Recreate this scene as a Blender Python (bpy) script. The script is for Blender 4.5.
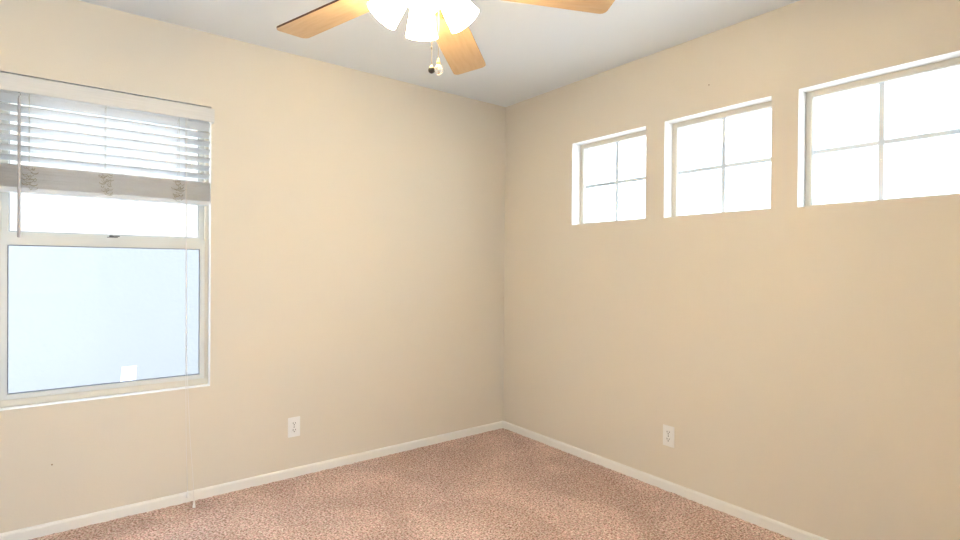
import bpy, bmesh, math, random
from mathutils import Vector, Matrix
random.seed(7)
S = bpy.context.scene
C = S.collection
for o in list(bpy.data.objects):
    bpy.data.objects.remove(o)
R = math.radians

# ------------------------------------------------------------------ camera
H = 2.44
YAW, PITCH, ROLL, FPX = R(52.4164), R(-0.3356), R(0.4438), 526.874
CAM = Vector((-2.5985, -3.0707, 1.2234))
fw = Vector((math.cos(YAW)*math.cos(PITCH), math.sin(YAW)*math.cos(PITCH), math.sin(PITCH)))
r0 = Vector((math.sin(YAW), -math.cos(YAW), 0)); u0 = r0.cross(fw)
rt = math.cos(ROLL)*r0 + math.sin(ROLL)*u0
up = -math.sin(ROLL)*r0 + math.cos(ROLL)*u0
cd = bpy.data.cameras.new('camera'); cam = bpy.data.objects.new('camera', cd); C.objects.link(cam)
cd.sensor_fit = 'HORIZONTAL'; cd.sensor_width = 36; cd.lens = FPX*36/960
cd.clip_start = 0.02; cd.clip_end = 200
M = Matrix((rt, up, -fw)).transposed().to_4x4(); M.translation = CAM
cam.matrix_world = M
S.camera = cam

# ------------------------------------------------------------------ light
W = bpy.data.worlds.new('sky'); S.world = W; W.use_nodes = True
SKY = 3.0
bg = W.node_tree.nodes['Background']
bg.inputs[0].default_value = (0.74, 0.87, 1.0, 1); bg.inputs[1].default_value = SKY
BULB = 220.0
GLOW = 31.0
sl = bpy.data.lights.new('sun', 'SUN'); sl.energy = 11.0; sl.angle = R(1.5); sl.color = (0.90, 0.95, 1.0)
sun = bpy.data.objects.new('sun', sl); C.objects.link(sun); sun.location = (-8, 0, 12)
sun.rotation_euler = Vector((0.62, -0.06, -0.78)).to_track_quat('-Z', 'Y').to_euler()  # added sun, aimed past the windows so sunlit ground brightens the ceiling
S.view_settings.view_transform = 'Standard'; S.view_settings.look = 'None'
S.view_settings.exposure = 1.08; S.view_settings.gamma = 1
S.view_settings.use_curve_mapping = False

# ------------------------------------------------------------------ materials
def mat(name, col, rough=0.5, metal=0.0, spec=0.5):
    m = bpy.data.materials.new(name); m.use_nodes = True
    b = m.node_tree.nodes['Principled BSDF']
    b.inputs['Base Color'].default_value = (*col, 1); b.inputs['Roughness'].default_value = rough
    b.inputs['Metallic'].default_value = metal; b.inputs['Specular IOR Level'].default_value = spec
    return m
def nd(m, t, **kw):
    n = m.node_tree.nodes.new(t)
    for k, v in kw.items(): setattr(n, k, v)
    return n
def lk(m, a, b): m.node_tree.links.new(a, b)
def bsdf(m): return m.node_tree.nodes['Principled BSDF']
def bump_noise(m, scale, strength, dist, detail=3):
    tc = nd(m, 'ShaderNodeTexCoord'); n = nd(m, 'ShaderNodeTexNoise')
    n.inputs['Scale'].default_value = scale; n.inputs['Detail'].default_value = detail
    b = nd(m, 'ShaderNodeBump'); b.inputs['Strength'].default_value = strength; b.inputs['Distance'].default_value = dist
    lk(m, tc.outputs['Object'], n.inputs['Vector']); lk(m, n.outputs['Fac'], b.inputs['Height'])
    lk(m, b.outputs['Normal'], bsdf(m).inputs['Normal'])
    return tc, n
def vary(m, c0, c1, scale, detail=2, stretch=None, lo=0.3, hi=0.7, vec='Object'):
    tc = nd(m, 'ShaderNodeTexCoord'); mp = nd(m, 'ShaderNodeMapping'); n = nd(m, 'ShaderNodeTexNoise'); r = nd(m, 'ShaderNodeValToRGB')
    if stretch: mp.inputs['Scale'].default_value = stretch
    n.inputs['Scale'].default_value = scale; n.inputs['Detail'].default_value = detail
    r.color_ramp.elements[0].position = lo; r.color_ramp.elements[0].color = (*c0, 1)
    r.color_ramp.elements[1].position = hi; r.color_ramp.elements[1].color = (*c1, 1)
    lk(m, tc.outputs[vec], mp.inputs['Vector']); lk(m, mp.outputs['Vector'], n.inputs['Vector'])
    lk(m, n.outputs['Fac'], r.inputs['Fac']); lk(m, r.outputs['Color'], bsdf(m).inputs['Base Color'])
    return r

m_wall = mat('beige wall paint', (0.750, 0.696, 0.605), 0.7, spec=0.25)
bump_noise(m_wall, 130, 0.25, 0.002)
m_white = mat('white trim paint', (0.87, 0.86, 0.83), 0.4); bump_noise(m_white, 90, 0.05, 0.001)
m_reveal = mat('off-white reveal paint', (0.87, 0.86, 0.84), 0.55)
m_ceil = mat('white ceiling paint', (0.83, 0.89, 0.95), 0.8, spec=0.2); bump_noise(m_ceil, 110, 0.2, 0.002)
m_vinyl = mat('almond vinyl', (0.66, 0.62, 0.54), 0.35); vary(m_vinyl, (0.65, 0.61, 0.53), (0.68, 0.64, 0.56), 6)
m_sash = mat('pale grey vinyl', (0.70, 0.70, 0.66), 0.35); vary(m_sash, (0.66, 0.675, 0.655), (0.69, 0.705, 0.685), 6)
m_muntin = mat('white grille bar', (0.84, 0.89, 0.95), 0.4)
m_gasket = mat('dark gasket', (0.16, 0.16, 0.20), 0.6)
m_plate = mat('white outlet plastic', (0.90, 0.90, 0.89), 0.3)
m_slot = mat('dark slot', (0.05, 0.045, 0.04), 0.7)
m_stucco = mat('outside stucco', (0.365, 0.337, 0.305), 0.9); bump_noise(m_stucco, 25, 0.3, 0.015)
m_ground = mat('outside concrete', (0.55, 0.54, 0.52), 0.95); vary(m_ground, (0.52, 0.51, 0.49), (0.6, 0.59, 0.57), 20)
m_brass = mat('polished brass', (0.60, 0.40, 0.16), 0.45, 0.8)
m_bronze = mat('dark fob', (0.035, 0.028, 0.02), 0.3)
m_chain = mat('aged brass chain', (0.30, 0.22, 0.14), 0.45, 0.5)
m_housing = mat('white fan enamel', (0.82, 0.80, 0.76), 0.3)
m_metal = mat('grey latch metal', (0.12, 0.12, 0.115), 0.4, 0.6)
m_cord = mat('white cord', (0.80, 0.78, 0.77), 0.7)
m_wand = mat('clear grey wand', (0.50, 0.48, 0.50), 0.2)
m_tape = mat('ladder string', (0.44, 0.42, 0.35), 0.8)
m_nail = mat('brown mark', (0.25, 0.15, 0.08), 0.6)
m_card = mat('white card', (0.92, 0.93, 0.93), 0.5)

# slats: white faux wood that passes a little daylight
m_slat = mat('white slat', (0.84, 0.84, 0.83), 0.45); vary(m_slat, (0.86, 0.86, 0.85), (0.90, 0.90, 0.90), 5, stretch=(1, 30, 30))
tr = nd(m_slat, 'ShaderNodeBsdfTranslucent'); tr.inputs[0].default_value = (0.78, 0.87, 0.98, 1)
mx = nd(m_slat, 'ShaderNodeMixShader'); mx.inputs[0].default_value = 0.29
out = m_slat.node_tree.nodes['Material Output']
lk(m_slat, bsdf(m_slat).outputs[0], mx.inputs[1]); lk(m_slat, tr.outputs[0], mx.inputs[2]); lk(m_slat, mx.outputs[0], out.inputs[0])
m_rail = mat('white blind rail', (0.70, 0.70, 0.69), 0.45); vary(m_rail, (0.68, 0.68, 0.67), (0.73, 0.73, 0.72), 5, stretch=(1, 30, 30))

def thin_glass(name, tint, gloss=0.06):
    m = bpy.data.materials.new(name); m.use_nodes = True; nt = m.node_tree; nt.nodes.clear()
    t = nt.nodes.new('ShaderNodeBsdfTransparent'); t.inputs[0].default_value = (*tint, 1)
    g = nt.nodes.new('ShaderNodeBsdfGlossy'); g.inputs['Roughness'].default_value = 0.02
    x = nt.nodes.new('ShaderNodeMixShader'); x.inputs[0].default_value = gloss
    o = nt.nodes.new('ShaderNodeOutputMaterial')
    nt.links.new(t.outputs[0], x.inputs[1]); nt.links.new(g.outputs[0], x.inputs[2]); nt.links.new(x.outputs[0], o.inputs[0])
    return m
m_glass = thin_glass('window glass', (0.97, 0.98, 0.98), 0.003)
m_screen = thin_glass('insect screen', (0.80, 0.84, 0.90), 0.0)

# frosted shade
m_shade = bpy.data.materials.new('frosted shade glass'); m_shade.use_nodes = True
nt = m_shade.node_tree; b = bsdf(m_shade)
b.inputs['Base Color'].default_value = (0.90, 0.86, 0.78, 1); b.inputs['Roughness'].default_value = 0.25
b.inputs['Emission Color'].default_value = (1.0, 0.79, 0.47, 1); b.inputs['Emission Strength'].default_value = GLOW
tl = nt.nodes.new('ShaderNodeBsdfTranslucent'); tl.inputs[0].default_value = (0.99, 0.96, 0.88, 1)
x = nt.nodes.new('ShaderNodeMixShader'); x.inputs[0].default_value = 0.6
nt.links.new(b.outputs[0], x.inputs[1]); nt.links.new(tl.outputs[0], x.inputs[2]); nt.links.new(x.outputs[0], nt.nodes['Material Output'].inputs[0])
m_bulb = bpy.data.materials.new('warm bulb'); m_bulb.use_nodes = True
b = bsdf(m_bulb); b.inputs['Emission Color'].default_value = (1.0, 0.79, 0.47, 1); b.inputs['Emission Strength'].default_value = BULB
b.inputs['Base Color'].default_value = (0.9, 0.85, 0.75, 1)
m_crystal = bpy.data.materials.new('clear crystal'); m_crystal.use_nodes = True
b = bsdf(m_crystal); b.inputs['Transmission Weight'].default_value = 0.85; b.inputs['Roughness'].default_value = 0.05
b.inputs['Base Color'].default_value = (0.97, 0.92, 0.84, 1); b.inputs['IOR'].default_value = 1.45

# maple blades, dark upper side
m_maple = mat('maple veneer', (0.58, 0.35, 0.16), 0.35)
rmp = vary(m_maple, (0.50, 0.345, 0.20), (0.58, 0.425, 0.265), 7, 6, stretch=(1.2, 9, 9))
m_dark = mat('dark walnut veneer', (0.09, 0.035, 0.02), 0.4); vary(m_dark, (0.07, 0.028, 0.016), (0.11, 0.045, 0.026), 7, 4, stretch=(1.2, 9, 9))

# carpet
m_carpet = mat('speckled carpet', (0.5, 0.3, 0.22), 0.95, spec=0.1)
tc = nd(m_carpet, 'ShaderNodeTexCoord')
n1 = nd(m_carpet, 'ShaderNodeTexNoise'); n1.inputs['Scale'].default_value = 105; n1.inputs['Detail'].default_value = 3; n1.inputs['Roughness'].default_value = 0.75
n2 = nd(m_carpet, 'ShaderNodeTexNoise'); n2.inputs['Scale'].default_value = 1.9; n2.inputs['Detail'].default_value = 3; n2.inputs['Distortion'].default_value = 0.9
r1 = nd(m_carpet, 'ShaderNodeValToRGB'); e = r1.color_ramp.elements
e[0].position = 0.32; e[0].color = (0.17, 0.09, 0.065, 1); e[1].position = 0.66; e[1].color = (0.97, 0.84, 0.82, 1)
k = e.new(0.5); k.color = (0.64, 0.46, 0.40, 1)
r2 = nd(m_carpet, 'ShaderNodeValToRGB'); e = r2.color_ramp.elements
e[0].position = 0.40; e[0].color = (0.88, 0.87, 0.87, 1); e[1].position = 0.60; e[1].color = (1.08, 1.08, 1.09, 1)
mm = nd(m_carpet, 'ShaderNodeMix', data_type='RGBA', blend_type='MULTIPLY'); mm.inputs[0].default_value = 1
lk(m_carpet, tc.outputs['Object'], n1.inputs['Vector']); lk(m_carpet, tc.outputs['Object'], n2.inputs['Vector'])
lk(m_carpet, n1.outputs['Fac'], r1.inputs['Fac']); lk(m_carpet, n2.outputs['Fac'], r2.inputs['Fac'])
lk(m_carpet, r1.outputs['Color'], mm.inputs[6]); lk(m_carpet, r2.outputs['Color'], mm.inputs[7])
n3 = nd(m_carpet, 'ShaderNodeTexNoise'); n3.inputs['Scale'].default_value = 70; n3.inputs['Detail'].default_value = 2
mo = nd(m_carpet, 'ShaderNodeVectorMath', operation='ADD'); mo.inputs[1].default_value = (3.7, 1.9, 8.1)
r3 = nd(m_carpet, 'ShaderNodeValToRGB'); e = r3.color_ramp.elements
e[0].position = 0.38; e[0].color = (0.96, 1.04, 0.98, 1); e[1].position = 0.62; e[1].color = (1.05, 0.96, 0.98, 1)
mh = nd(m_carpet, 'ShaderNodeMix', data_type='RGBA', blend_type='MULTIPLY'); mh.inputs[0].default_value = 1
lk(m_carpet, tc.outputs['Object'], mo.inputs[0]); lk(m_carpet, mo.outputs[0], n3.inputs['Vector']); lk(m_carpet, n3.outputs['Fac'], r3.inputs['Fac'])
lk(m_carpet, mm.outputs[2], mh.inputs[6]); lk(m_carpet, r3.outputs['Color'], mh.inputs[7])
lk(m_carpet, mh.outputs[2], bsdf(m_carpet).inputs['Base Color'])
bp = nd(m_carpet, 'ShaderNodeBump'); bp.inputs['Strength'].default_value = 0.6; bp.inputs['Distance'].default_value = 0.006
lk(m_carpet, n1.outputs['Fac'], bp.inputs['Height']); lk(m_carpet, bp.outputs['Normal'], bsdf(m_carpet).inputs['Normal'])

# ------------------------------------------------------------------ helpers
def obj(name, bm, mats, parent=None, smooth=False, loc=None, rot=None):
    me = bpy.data.meshes.new(name)
    bmesh.ops.recalc_face_normals(bm, faces=bm.faces)
    bm.to_mesh(me); bm.free()
    for m in (mats if isinstance(mats, (list, tuple)) else [mats]): me.materials.append(m)
    if smooth:
        for p in me.polygons: p.use_smooth = True
    o = bpy.data.objects.new(name, me); C.objects.link(o)
    if parent: o.parent = parent
    if loc is not None: o.location = loc
    if rot is not None: o.rotation_euler = rot
    return o
def thing(name, label, cat, loc=(0, 0, 0), group=None):
    o = bpy.data.objects.new(name, None); C.objects.link(o); o.location = loc; o.empty_display_size = 0.05
    o['label'] = label; o['category'] = cat
    if group: o['group'] = group
    return o
def tag(o, label, cat, group=None):
    o['label'] = label; o['category'] = cat
    if group: o['group'] = group
    return o
def structure(o): o['kind'] = 'structure'; return o
def box(bm, a, b, bev=0.0, mi=0):
    tmp = bmesh.new(); bmesh.ops.create_cube(tmp, size=1)
    for v in tmp.verts:
        v.co = Vector([(a[i]+b[i])/2 + v.co[i]*(b[i]-a[i]) for i in range(3)])
    if bev: bmesh.ops.bevel(tmp, geom=tmp.edges[:], offset=bev, segments=2, affect='EDGES')
    merge(bm, tmp, mi)
def merge(bm, tmp, mi=0):
    vm = {v: bm.verts.new(v.co) for v in tmp.verts}
    for f in tmp.faces:
        try:
            g = bm.faces.new([vm[v] for v in f.verts]); g.material_index = mi or f.material_index
            g.smooth = f.smooth
        except ValueError: pass
    tmp.free()
def lathe(bm, prof, mtx=None, n=40, mi=0, ends=True):
    mtx = mtx or Matrix.Identity(4); rings = []
    for r, z in prof:
        if r < 1e-6: rings.append([bm.verts.new(mtx @ Vector((0, 0, z)))])
        else: rings.append([bm.verts.new(mtx @ Vector((r*math.cos(2*math.pi*i/n), r*math.sin(2*math.pi*i/n), z))) for i in range(n)])
    for a, b in zip(rings, rings[1:]):
        for i in range(n):
            j = (i+1) % n
            vs = [a[0] if len(a) == 1 else a[i], b[0] if len(b) == 1 else b[i], b[0] if len(b) == 1 else b[j], a[0] if len(a) == 1 else a[j]]
            vs2 = []
            for v in vs:
                if v not in vs2: vs2.append(v)
            if len(vs2) > 2:
                f = bm.faces.new(vs2); f.material_index = mi; f.smooth = True
def tube(bm, pts, r, n=8, mi=0):
    pts = [Vector(p) for p in pts]; prev = None
    for i, p in enumerate(pts):
        d = (pts[min(i+1, len(pts)-1)] - pts[max(i-1, 0)]).normalized()
        a = d.orthogonal().normalized() if abs(d.z) < 0.9 else Vector((1, 0, 0)).cross(d).normalized()
        b = d.cross(a)
        rr = r[i] if isinstance(r, (list, tuple)) else r
        ring = [bm.verts.new(p + rr*(math.cos(2*math.pi*k/n)*a + math.sin(2*math.pi*k/n)*b)) for k in range(n)]
        if prev:
            for k in range(n):
                f = bm.faces.new([prev[k], prev[(k+1) % n], ring[(k+1) % n], ring[k]]); f.material_index = mi; f.smooth = True
        else: bm.faces.new(ring[::-1])
        prev = ring
    bm.faces.new(prev)
def wall(name, ax, u0, u1, z0, z1, t, holes, mats):
    """wall in the plane ax=0, room on the negative side, thickness t outwards, rectangular holes"""
    bm = bmesh.new()
    us = sorted({u0, u1, *[h[0] for h in holes], *[h[1] for h in holes]})
    zs = sorted({z0, z1, *[h[2] for h in holes], *[h[3] for h in holes]})
    V = {}
    def v(u, z, d):
        k = (round(u, 5), round(z, 5), round(d, 5))
        if k not in V: V[k] = bm.verts.new((u, d, z) if ax == 'y' else (d, u, z))
        return V[k]
    def hole(i, j):
        if not (0 <= i < len(us)-1 and 0 <= j < len(zs)-1): return None
        cu, cz = (us[i]+us[i+1])/2, (zs[j]+zs[j+1])/2
        return any(h[0] < cu < h[1] and h[2] < cz < h[3] for h in holes)
    for i in range(len(us)-1):
        for j in range(len(zs)-1):
            if hole(i, j): continue
            a, b, c, d = us[i], us[i+1], zs[j], zs[j+1]
            for dd in (0, t): bm.faces.new([v(a, c, dd), v(b, c, dd), v(b, d, dd), v(a, d, dd)])
            for (p, q, ni, nj) in (((a, c), (a, d), i-1, j), ((b, c), (b, d), i+1, j), ((a, c), (b, c), i, j-1), ((a, d), (b, d), i, j+1)):
                hh = hole(ni, nj)
                if hh is False: continue
                f = bm.faces.new([v(*p, 0), v(*q, 0), v(*q, t), v(*p, t)]); f.material_index = 1 if hh else 0
    return structure(obj(name, bm, mats))

# ------------------------------------------------------------------ room shell
RX, RY = -3.5, -3.35                     # far ends of the room behind the camera
OX0, OX1, OZ0, OZ1 = -2.875, -2.029, 0.584, 2.054        # the window with the blind
HIGH = [(-1.247, -0.683), (-1.935, -1.368), (-2.618, -2.052)]   # the three high windows
HZ0, HZ1 = 1.505, 2.04
T = 0.16
wall('wall_left', 'y', RX-T, T, -0.02, H+0.02, T, [(OX0, OX1, OZ0, OZ1)], [m_wall, m_reveal])
wall('wall_right', 'x', RY-T, 0, -0.02, H+0.02, T, [(a, b, HZ0, HZ1) for a, b in HIGH], [m_wall, m_reveal])
o = wall('wall_rear', 'y', RX, 0, -0.02, H+0.02, -T, [(-3.3, -2.4, 0.0, 2.1)], [m_wall, m_reveal]); o.location.y = RY  # doorway is an addition out of view, cut to let daylight into the room
o = wall('wall_side', 'x', RY, 0, -0.02, H+0.02, -T, [], [m_wall, m_reveal]); o.location.x = RX
bm = bmesh.new(); box(bm, (RX-T, RY-T, H), (T, T, H+0.12)); structure(obj('ceiling', bm, m_ceil))

# carpeted floor with a real pile relief where it shows
from mathutils import noise as mnoise
bm = bmesh.new()
nx, ny, st = 300, 290, 0.0117
grid = [[None]*(ny+1) for _ in range(nx+1)]
for i in range(nx+1):
    for j in range(ny+1):
        x, y = -st*i, -st*j
        z = -0.002 + 0.0045*mnoise.noise((x*95, y*95, 0)) + 0.002*mnoise.noise((x*14, y*14, 5)) + 0.0025*random.random()
        grid[i][j] = bm.verts.new((x, y, z))
for i in range(nx):
    for j in range(ny):
        bm.faces.new([grid[i][j], grid[i][j+1], grid[i+1][j+1], grid[i+1][j]]).smooth = True
structure(obj('floor', bm, m_carpet))

def baseboard(name, ax, u0, u1, off, sgn):
    prof = [(0, -0.01), (0.012, -0.01), (0.012, 0.040), (0.010, 0.046), (0.005, 0.050), (0, 0.051)]
    bm = bmesh.new(); rings = []
    for u in (u0, u1):
        rings.append([bm.verts.new((u, off+sgn*d, z) if ax == 'y' else (off+sgn*d, u, z)) for d, z in prof])
    n = len(prof)
    for k in range(n): bm.faces.new([rings[0][k], rings[0][(k+1) % n], rings[1][(k+1) % n], rings[1][k]])
    bm.faces.new(rings[0]); bm.faces.new(rings[1][::-1])
    return structure(obj(name, bm, m_white))
baseboard('baseboard_left', 'y', RX, 0, 0, -1)
baseboard('baseboard_right', 'x', RY, -0.012, 0, -1)

# outside: the neighbouring stucco wall and the ground
bm = bmesh.new(); box(bm, (-9, 2.6, -0.3), (4, 2.8, 4.6)); structure(obj('wall_outside', bm, m_stucco))
bm = bmesh.new(); box(bm, (-30, -30, -0.4), (30, 30, -0.25)); structure(obj('ground', bm, m_ground))

# ------------------------------------------------------------------ windows
def ring_frame(bm, ax, u0, u1, z0, z1, w, d0, d1, wb=None, wt=None, mi=0):
    wb = w if wb is None else wb; wt = w if wt is None else wt
    def bx(a0, a1, c0, c1):
        if ax == 'y': box(bm, (a0, d0, c0), (a1, d1, c1), 0.0015, mi)
        else: box(bm, (d0, a0, c0), (d1, a1, c1), 0.0015, mi)
    bx(u0, u0+w, z0, z1); bx(u1-w, u1, z0, z1); bx(u0+w, u1-w, z0, z0+wb); bx(u0+w, u1-w, z1-wt, z1)

# single-hung window with the blind
FD = 0.058
bm = bmesh.new()
ring_frame(bm, 'y', OX0, OX1, OZ0, OZ1, 0.017, FD, 0.135, 0.032)
win = structure(obj('window_1', bm, m_vinyl))
sx0, sx1 = OX0+0.017, OX1-0.017
bm = bmesh.new(); ring_frame(bm, 'y', sx0, sx1, OZ0+0.030, 1.352, 0.0225, FD+0.004, FD+0.036, 0.024, 0.046)
ls = obj('lower_sash', bm, m_sash, win)
bm = bmesh.new(); ring_frame(bm, 'y', sx0, sx1, 1.325, OZ1-0.017, 0.0235, FD+0.040, FD+0.070, 0.042, 0.030)
us_ = obj('upper_sash', bm, m_sash, win)
gx0, gx1 = sx0+0.0225, sx1-0.0225
bm = bmesh.new(); ring_frame(bm, 'y', gx0, gx1, OZ0+0.054, 1.306, 0.0035, FD+0.012, FD+0.022); obj('gasket', bm, m_gasket, ls)
bm = bmesh.new(); box(bm, (gx0, FD+0.016, OZ0+0.054), (gx1, FD+0.019, 1.306)); obj('pane', bm, m_glass, ls)
bm = bmesh.new(); ring_frame(bm, 'y', gx0+0.002, gx1-0.002, 1.367, 2.007, 0.0025, FD+0.048, FD+0.056); obj('gasket', bm, m_gasket, us_)
bm = bmesh.new(); box(bm, (gx0, FD+0.051, 1.367), (gx1, FD+0.054, 2.007)); obj('pane', bm, m_glass, us_)
bm = bmesh.new(); box(bm, (sx0+0.01, 0.130, OZ0+0.030), (sx1-0.01, 0.1305, 1.345)); obj('insect_screen', bm, m_screen, win)
# sash lock on the meeting rail
cx = (OX0+OX1)/2
bm = bmesh.new()
box(bm, (cx-0.022, FD+0.006, 1.352), (cx+0.022, FD+0.030, 1.356), 0.001)
lathe(bm, [(0.0, 0.0), (0.009, 0.0), (0.009, 0.006), (0.006, 0.009), (0, 0.009)], Matrix.Translation((cx-0.004, FD+0.018, 1.356)), 16)
box(bm, (cx-0.004, FD+0.006, 1.357), (cx+0.030, FD+0.014, 1.363), 0.0015)
obj('sash_lock', bm, m_metal, win)
# outer ledge of that window
bm = bmesh.new(); box(bm, (OX0, 0.135, 0.567), (OX1, 0.21, 0.606), 0.002); obj('outer_ledge', bm, m_vinyl, win)

# three high windows
for i, (a, b_) in enumerate(HIGH):
    bm = bmesh.new(); ring_frame(bm, 'x', a, b_, HZ0, HZ1, 0.026, 0.078, 0.130, 0.013, 0.026)
    w = structure(obj('window_%d' % (i+2), bm, m_vinyl))
    ga, gb, gz0, gz1 = a+0.026, b_-0.026, HZ0+0.013, HZ1-0.026
    bm = bmesh.new(); ring_frame(bm, 'x', ga, gb, gz0, gz1, 0.003, 0.088, 0.094); obj('gasket', bm, m_muntin, w)
    bm = bmesh.new(); box(bm, (0.098, ga, gz0), (0.101, gb, gz1)); obj('pane', bm, m_glass, w)
    mc, mz = (a+b_)/2, 1.762
    bm = bmesh.new(); box(bm, (0.102, mc-0.010, gz0), (0.110, mc+0.010, gz1), 0.001); box(bm, (0.1025, ga, mz-0.010), (0.1095, gb, mz+0.010), 0.001)
    obj('grille', bm, m_muntin, w)

# white card leaning outside against the lower pane
bm = bmesh.new()
A = [(-2.416, 0.148, 0.607), (-2.348, 0.148, 0.607), (-2.340, 0.188, 0.694), (-2.404, 0.188, 0.694)]
lo = [bm.verts.new(p) for p in A]; hi = [bm.verts.new((p[0], p[1]+0.002, p[2]+0.001)) for p in A]
bm.faces.new(lo); bm.faces.new(hi[::-1])
for k in range(4): bm.faces.new([lo[k], lo[(k+1) % 4], hi[(k+1) % 4], hi[k]])
tag(obj('card', bm, m_card), 'small blank white card leaning outside the lower pane, on the window ledge', 'card')

# ------------------------------------------------------------------ window blind
bx0, bx1 = OX0+0.008, OX1-0.008
blind = thing('window_blind', 'white slatted window blind raised over the top of the single-hung window', 'window blind', ((bx0+bx1)/2, 0, 1.535))
bl0 = Vector(blind.location)
def loc_pts(pts): return [Vector(p)-bl0 for p in pts]
def bobj(name, bm, m, parent=blind, shift=True, smooth=False):
    if shift:
        for v in bm.verts: v.co -= bl0
    return obj(name, bm, m, parent, smooth)
bm = bmesh.new(); box(bm, (bx0, 0.008, 2.010), (bx1, 0.056, 2.051), 0.002); bobj('headrail', bm, m_rail)
bm = bmesh.new()
box(bm, (OX0-0.008, -0.040, 1.966), (OX1+0.008, -0.031, 2.036), 0.002)
box(bm, (OX1-0.001, -0.031, 1.966), (OX1+0.008, -0.002, 2.036), 0.001); box(bm, (OX0-0.008, -0.031, 1.966), (OX0+0.001, -0.002, 2.036), 0.001)
bobj('valance', bm, m_rail)
SW, SC = 0.050, 0.003
def slat_mesh(tilt, wob=0.0):
    """crowned slat about its own centre, tilted so the room edge sits high"""
    bm = bmesh.new(); n = 6; rows = []
    L = (bx1-bx0)/2; xs = [-L, -L*0.5, 0, L*0.5, L]
    for xk, xx in enumerate(xs):
        top, bot = [], []
        for k in range(n+1):
            s = k/n*2-1; cr = SC*(1-s*s)
            y = s*SW/2; z = cr
            ca, sa = math.cos(tilt), math.sin(tilt)
            zz = wob*math.sin(2.1*xk)
            for lst, dz in ((top, 0.0014), (bot, -0.0014)):
                Y, Z = y, z+dz
                lst.append(bm.verts.new((xx, Y*ca+Z*sa, -Y*sa+Z*ca+zz)))
        rows.append(top + bot[::-1])
    m = len(rows[0])
    for a, b in zip(rows, rows[1:]):
        for k in range(m): bm.faces.new([a[k], a[(k+1) % m], b[(k+1) % m], b[k]]).smooth = True
    bm.faces.new(rows[0]); bm.faces.new(rows[-1][::-1])
    return bm
ST_TOP, ST_BOT = 1.655, 1.535
NS = 26; z_rail = ST_BOT+0.020
stack = []
base_flat = None
for k in range(NS):
    z = z_rail + 0.002 + k*(ST_TOP-z_rail-0.004)/(NS-1)
    dx, dy = random.uniform(-.0012, .0012), random.uniform(-.0025, .0025)
    if base_flat is None: s = obj('slat', slat_mesh(0.0), m_slat, blind); base_flat = s
    else: s = base_flat.copy(); C.objects.link(s); s.parent = blind
    s.location = Vector(((bx0+bx1)/2+dx, 0.0+dy, z-0.0015)) - bl0
    s.rotation_euler = (random.uniform(-.02, .02), random.uniform(-.0006, .0006), 0)
    stack.append(s)
hang_z = [1.986, 1.945, 1.901, 1.858, 1.815, 1.772, 1.729, 1.686]
tilts = [48, 46, 25, 22, 22, 21, 22, 21]
for z, t in zip(hang_z, tilts):
    s = obj('slat', slat_mesh(R(t), random.uniform(-0.0008, 0.0008)), m_slat, blind)
    s.location = Vector(((bx0+bx1)/2+random.uniform(-.001, .001), 0.0, z)) - bl0
bm = bmesh.new(); box(bm, (bx0+0.001, -0.027, ST_BOT), (bx1-0.001, 0.027, z_rail), 0.004); bobj('bottom_rail', bm, m_slat)
# ladder strings, bunched in front of the stack
for lx in (-2.757, -2.483, -2.181):
    bm = bmesh.new()
    for dy in (-0.027, 0.027):
        tube(bm, [(lx, dy, 2.012), (lx, dy, ST_TOP)], 0.0008, 6)
    for z in hang_z:
        tube(bm, [(lx-0.003, -0.026, z+0.0115), (lx-0.003, 0.026, z-0.0135)], 0.0006, 5)
    for k in range(26):                                   # slack loops lying against the stack
        zc = random.uniform(ST_BOT+0.016, ST_TOP-0.006); xc = lx + random.uniform(-.02, .02)
        w_, h_ = random.uniform(.004, .016), random.uniform(.004, .012)
        pts = [(xc+w_*math.cos(q), -0.0305-0.003*abs(math.sin(q))-random.uniform(0, .002), zc-h_*math.sin(q)) for q in [math.pi*i/7 for i in range(8)]]
        tube(bm, pts, 0.0011, 5)
    bobj('ladder_string', bm, m_tape)
# tilt wand
bm = bmesh.new()
lathe(bm, [(0, 1.335), (0.0060, 1.336), (0.0064, 1.36), (0.0055, 1.45), (0.0055, 1.93), (0.003, 1.945), (0, 1.946)], Matrix.Translation((-2.789, -0.053, 0)), 6)
wd = bobj('wand', bm, m_wand)
bm = bmesh.new()
pts = [(-2.789+0.0035*math.sin(a), -0.051, 1.950+0.006*(a/3.1)-0.004*math.cos(a)) for a in [i*0.5 for i in range(12)]]
tube(bm, pts, 0.0009, 6); bobj('hook', bm, m_metal, wd)
# two lift cords with tassels
def cord(pts, tz):
    bm = bmesh.new(); tube(bm, pts, 0.0013, 7); c = bobj('lift_cord', bm, m_cord)
    p = Vector(pts[-1]) - bl0
    bm = bmesh.new()
    lathe(bm, [(0, 0.006), (0.0025, 0.006), (0.003, 0.0), (0.0055, -0.012), (0.0075, -0.026), (0.0065, -0.030), (0, -0.030)], Matrix.Translation(p), 16)
    obj('tassel', bm, m_plate, c)
cord([(-2.155, -0.045, 1.97), (-2.153, -0.050, 1.45), (-2.150, -0.048, 0.70), (-2.146, -0.042, 0.30), (-2.137, -0.034, 0.062)], 0)
cord([(-2.150, -0.046, 1.97), (-2.150, -0.053, 1.45), (-2.148, -0.055, 0.75), (-2.134, -0.078, 0.35), (-2.124, -0.098, 0.16), (-2.1195, -0.110, 0.034)], 0)
bm = bmesh.new(); lathe(bm, [(0, -0.008), (0.003, -0.008), (0.004, 0), (0.003, 0.008), (0, 0.008)], Matrix.Translation(Vector((-2.149, -0.054, 0.80))-bl0), 12)
obj('cord_joiner', bm, m_plate, blind)

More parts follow.
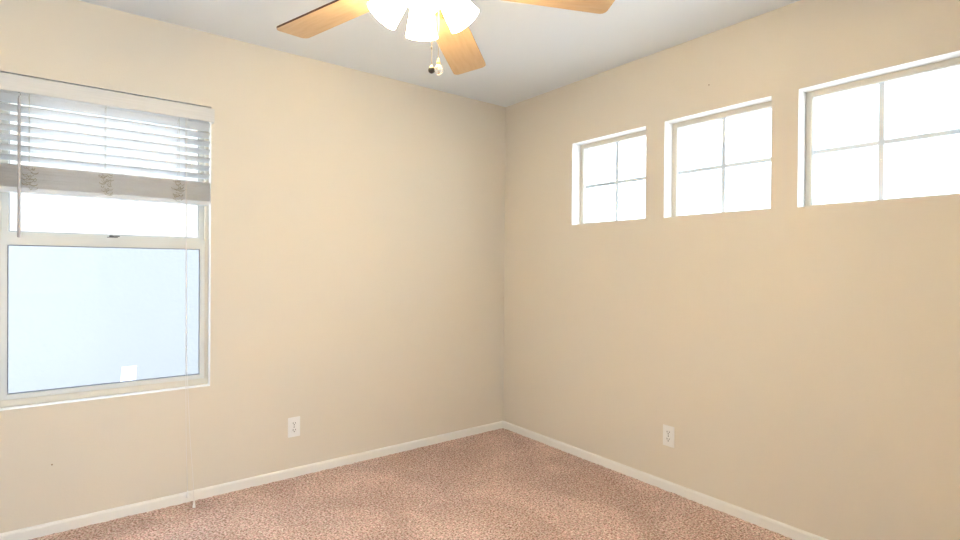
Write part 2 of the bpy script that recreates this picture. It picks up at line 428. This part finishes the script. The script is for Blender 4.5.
# ------------------------------------------------------------------ ceiling fan
FX, FY = -1.751, -1.671
ZB = 2.12
fan = thing('ceiling_fan', 'five-bladed maple ceiling fan with four lit frosted bell shades', 'ceiling fan', (FX, FY, H))
def fobj(name, bm, m, parent=fan, smooth=False):
    for v in bm.verts: v.co -= Vector((FX, FY, H))
    return obj(name, bm, m, parent, smooth)
rv = Vector((fw.y, -fw.x, 0)).normalized()
TF = Matrix.Translation((FX, FY, 0))
bm = bmesh.new(); lathe(bm, [(0, H), (0.068, H), (0.068, H-0.012), (0.058, H-0.035), (0.03, H-0.055), (0, H-0.055)], TF, 40); fobj('canopy', bm, m_housing)
bm = bmesh.new(); lathe(bm, [(0, H-0.05), (0.012, H-0.05), (0.012, 2.27), (0, 2.27)], TF, 20); fobj('downrod', bm, m_housing)
bm = bmesh.new(); lathe(bm, [(0, 2.285), (0.03, 2.285), (0.075, 2.275), (0.105, 2.245), (0.112, 2.20), (0.108, 2.165), (0.09, 2.145), (0, 2.145)], TF, 48); fobj('motor_housing', bm, m_housing)
bm = bmesh.new(); lathe(bm, [(0.0, 2.145), (0.055, 2.145), (0.058, 2.10), (0.055, 2.075), (0.045, 2.060), (0.02, 2.050), (0.010, 2.046), (0, 2.046)], TF, 40); fobj('light_fitter', bm, m_brass)

def blade_mesh(L0, L1, w0, w1, th):
    """blade along +x from L0 to L1, maple below, walnut on top and edges"""
    bm = bmesh.new(); pts = []
    rc = 0.022
    for cx_, cy_, a0 in ((L1-rc, w1/2-rc, 90), (L1-rc, -w1/2+rc, 0)):
        for k in range(7):
            a = R(a0 - 15*k); pts.append((cx_+rc*math.cos(a), cy_+rc*math.sin(a)))
    rc = 0.012
    for cx_, cy_, a0 in ((L0+rc, -w0/2+rc, 270), (L0+rc, w0/2-rc, 180)):
        for k in range(5):
            a = R(a0 - 22.5*k); pts.append((cx_+rc*math.cos(a), cy_+rc*math.sin(a)))
    lo = [bm.verts.new((x, y, -th/2)) for x, y in pts]; hi = [bm.verts.new((x, y, th/2)) for x, y in pts]
    bm.faces.new(lo); f = bm.faces.new(hi[::-1]); f.material_index = 1
    n = len(pts)
    for k in range(n): bm.faces.new([lo[k], lo[(k+1) % n], hi[(k+1) % n], hi[k]]).material_index = 1
    return bm
RB, WB = 0.638, 0.142
W0 = WB*0.90
A0 = 113.44
spec = [(-0.030, 6.6, -4.2), (-0.061, 12.7, -1.3), (-0.004, 8.7, 5.5), (-0.02, 11, 2), (-0.03, 11, 0)]
L0 = 0.175
for k, (dz, pit, da) in enumerate(spec):
    ang = R(A0 + da - 72*k)
    droop = math.atan2(-dz, RB)          # the tip sags a little
    base = Matrix.Translation((0, 0, ZB-H)) @ Matrix.Rotation(ang, 4, 'Z') @ Matrix.Rotation(droop, 4, 'Y') @ Matrix.Rotation(R(pit), 4, 'X').inverted()
    bm = blade_mesh(L0, RB, W0, WB, 0.007)
    bl = obj('blade', bm, [m_maple, m_dark], fan); bl.matrix_local = base
    bm = bmesh.new()                     # arm and forked plate with three screws
    tube(bm, [(0.085, 0, 0.028), (0.12, 0, 0.016), (0.16, 0, -0.004), (0.19, 0, -0.0065)], [0.010, 0.009, 0.008, 0.008], 10)
    box(bm, (0.165, -0.030, -0.0075), (0.205, 0.030, -0.0035), 0.0015)
    box(bm, (0.195, -0.012, -0.0075), (0.232, 0.012, -0.0035), 0.0015)
    obj('blade_bracket', bm, m_brass, bl)
    for sx, sy in ((0.190, 0.022), (0.190, -0.022), (0.222, 0)):
        bm = bmesh.new(); lathe(bm, [(0, -0.0105), (0.004, -0.0098), (0.0052, -0.0075), (0, -0.0075)], Matrix.Translation((sx, sy, 0)), 12)
        obj('screw', bm, m_bronze, bl)

AZ = math.degrees(math.atan2(FY-CAM.y, FX-CAM.x))
TILT = R(37)
for k in range(4):
    az = R(AZ + 90*k)
    d = Vector((math.cos(az), math.sin(az), 0))
    axis = (d*math.sin(TILT) - Vector((0, 0, math.cos(TILT)))).normalized()
    mouth = Vector((FX, FY, 1.986)) + d*0.128 + rv*(0.003 if k else -0.003)
    rotm = Vector((0, 0, 1)).rotation_difference(axis).to_matrix().to_4x4()
    Lsh = 0.116
    X = Matrix.Translation(mouth - axis*Lsh) @ rotm
    prof = [(0.021, 0.0), (0.026, 0.008), (0.033, 0.022), (0.039, 0.042), (0.0435, 0.066), (0.0475, 0.088), (0.050, 0.105), (0.053, 0.1145), (0.0532, 0.116)]
    inner = [(r-0.003, z) for r, z in prof[::-1]]
    bm = bmesh.new(); lathe(bm, prof + inner, X, 40)
    sh = fobj('lamp_shade', bm, m_shade)
    bm = bmesh.new(); lathe(bm, [(0, -0.022), (0.012, -0.022), (0.019, -0.014), (0.022, 0.004), (0.0225, 0.008), (0.0, 0.008)], X, 24)
    p0 = X @ Vector((0, 0, -0.016)); p1 = Vector((FX, FY, 2.078)) + d*0.045
    tube(bm, [p1, (p0+p1)/2 + Vector((0, 0, 0.006)), p0], 0.008, 10)
    fobj('shade_holder', bm, m_brass, sh)
    bm = bmesh.new(); lathe(bm, [(0, 0.010), (0.012, 0.012), (0.012, 0.022), (0.017, 0.032), (0.0205, 0.046), (0.018, 0.058), (0.010, 0.065), (0, 0.067)], X, 24)
    fobj('bulb', bm, m_bulb, sh)

# pull chains
rv = Vector((math.sin(R(AZ)), -math.cos(R(AZ)), 0))
def chain(off, zend, fob):
    p = Vector((FX, FY, 0)) + rv*off
    bm = bmesh.new()
    tube(bm, [(p.x, p.y, 2.062), (p.x, p.y, zend)], 0.0007, 6)
    z = 2.06
    while z > zend:
        bmesh.ops.create_icosphere(bm, subdivisions=1, radius=0.0014, matrix=Matrix.Translation((p.x, p.y, z))); z -= 0.0042
    c = fobj('pull_chain', bm, m_chain)
    P = Matrix.Translation((p.x, p.y, zend))
    if fob == 'ball':
        bm = bmesh.new(); lathe(bm, [(0, 0.005), (0.0022, 0.005), (0.0026, 0), (0.0022, -0.005), (0, -0.005)], Matrix.Translation((p.x, p.y, zend+0.058)), 10); fobj('chain_joint', bm, m_bronze, c)
        bm = bmesh.new(); lathe(bm, [(0, -0.021)] + [(0.0105*math.cos(a), -0.0105+0.0105*math.sin(a)) for a in [R(-80+10*i) for i in range(15)]] + [(0, 0.0)], P, 20); fb = fobj('fob', bm, m_bronze, c)
        bm = bmesh.new(); lathe(bm, [(0, 0.004), (0.002, 0.004), (0.004, 0.0), (0.0085, -0.004), (0.008, -0.005), (0, -0.005)], P, 18); fobj('fob_cap', bm, m_brass, c)
    else:
        bm = bmesh.new(); lathe(bm, [(0, 0.0), (0.0045, -0.002), (0.0085, -0.007), (0.0135, -0.014), (0.0152, -0.021), (0.0125, -0.028), (0.006, -0.033), (0, -0.034)], P, 8)
        for f in bm.faces: f.smooth = False
        fobj('crystal_drop', bm, m_crystal, c)
        bm = bmesh.new(); lathe(bm, [(0, 0.016), (0.002, 0.015), (0.004, 0.011), (0.003, 0.007), (0.0062, 0.003), (0.006, -0.003), (0, -0.003)], P, 16); fobj('fob_cap', bm, m_brass, c)
chain(0.028, 1.840, 'ball')
chain(0.049, 1.851, 'drop')

# ------------------------------------------------------------------ outlets
def outlet(loc, rz, label):
    t = thing('wall_outlet', label, 'outlet', loc); t.rotation_euler = (0, 0, rz)
    def plate(bm):
        box(bm, (-0.035, -0.0055, -0.057), (0.035, 0, 0.057), 0.002)
    bm = bmesh.new(); plate(bm); obj('faceplate', bm, m_plate, t)
    for s in (1, -1):
        bm = bmesh.new(); n = 28; vs0, vs1 = [], []
        for k in range(n):
            a = 2*math.pi*k/n
            x, z = 0.0172*math.cos(a), max(-0.0135, min(0.0135, 0.0172*math.sin(a)))
            vs0.append(bm.verts.new((x, -0.0050, z+s*0.0195))); vs1.append(bm.verts.new((x*0.97, -0.0072, z*0.97+s*0.0195)))
        bm.faces.new(vs1)
        for k in range(n): bm.faces.new([vs0[k], vs0[(k+1) % n], vs1[(k+1) % n], vs1[k]])
        rc = obj('receptacle', bm, m_plate, t)
        bm = bmesh.new()
        box(bm, (-0.0082, -0.0076, s*0.0195+0.0000), (-0.0052, -0.0068, s*0.0195+0.0085)); box(bm, (0.0052, -0.0076, s*0.0195+0.0005), (0.0082, -0.0068, s*0.0195+0.0080))
        lathe(bm, [(0, 0), (0.0030, 0), (0.0030, 0.0008), (0, 0.0008)], Matrix.Translation((0, -0.0068, s*0.0195-0.0065)) @ Matrix.Rotation(R(90), 4, 'X'), 12)
        obj('slots', bm, m_slot, rc)
    bm = bmesh.new(); lathe(bm, [(0, 0), (0.0032, 0), (0.0026, 0.0012), (0, 0.0014)], Matrix.Translation((0, -0.0055, 0)) @ Matrix.Rotation(R(90), 4, 'X'), 12)
    obj('screw', bm, m_metal, t)
outlet((-1.588, 0, 0.288), 0, 'white duplex outlet low on the left wall beside the blind window')
outlet((0, -1.413, 0.300), R(-90), 'white duplex outlet low on the right wall under the middle high window')

# ------------------------------------------------------------------ small marks on the walls
def nail(loc, ax, label):
    bm = bmesh.new()
    q = Matrix.Translation(loc) @ (Matrix.Rotation(R(90), 4, 'X') if ax == 'y' else Matrix.Rotation(R(-90), 4, 'Y'))
    lathe(bm, [(0, -0.004), (0.0016, -0.004), (0.0016, 0.003), (0.0032, 0.003), (0.003, 0.0042), (0, 0.0046)], q, 14)
    tag(obj('nail', bm, m_nail), label, 'nail')
nail((0, -1.626, 2.173), 'x', 'tiny brown nail in the right wall above the middle high window')
nail((-2.677, 0, 0.312), 'y', 'tiny brown nail in the left wall below the blind window')
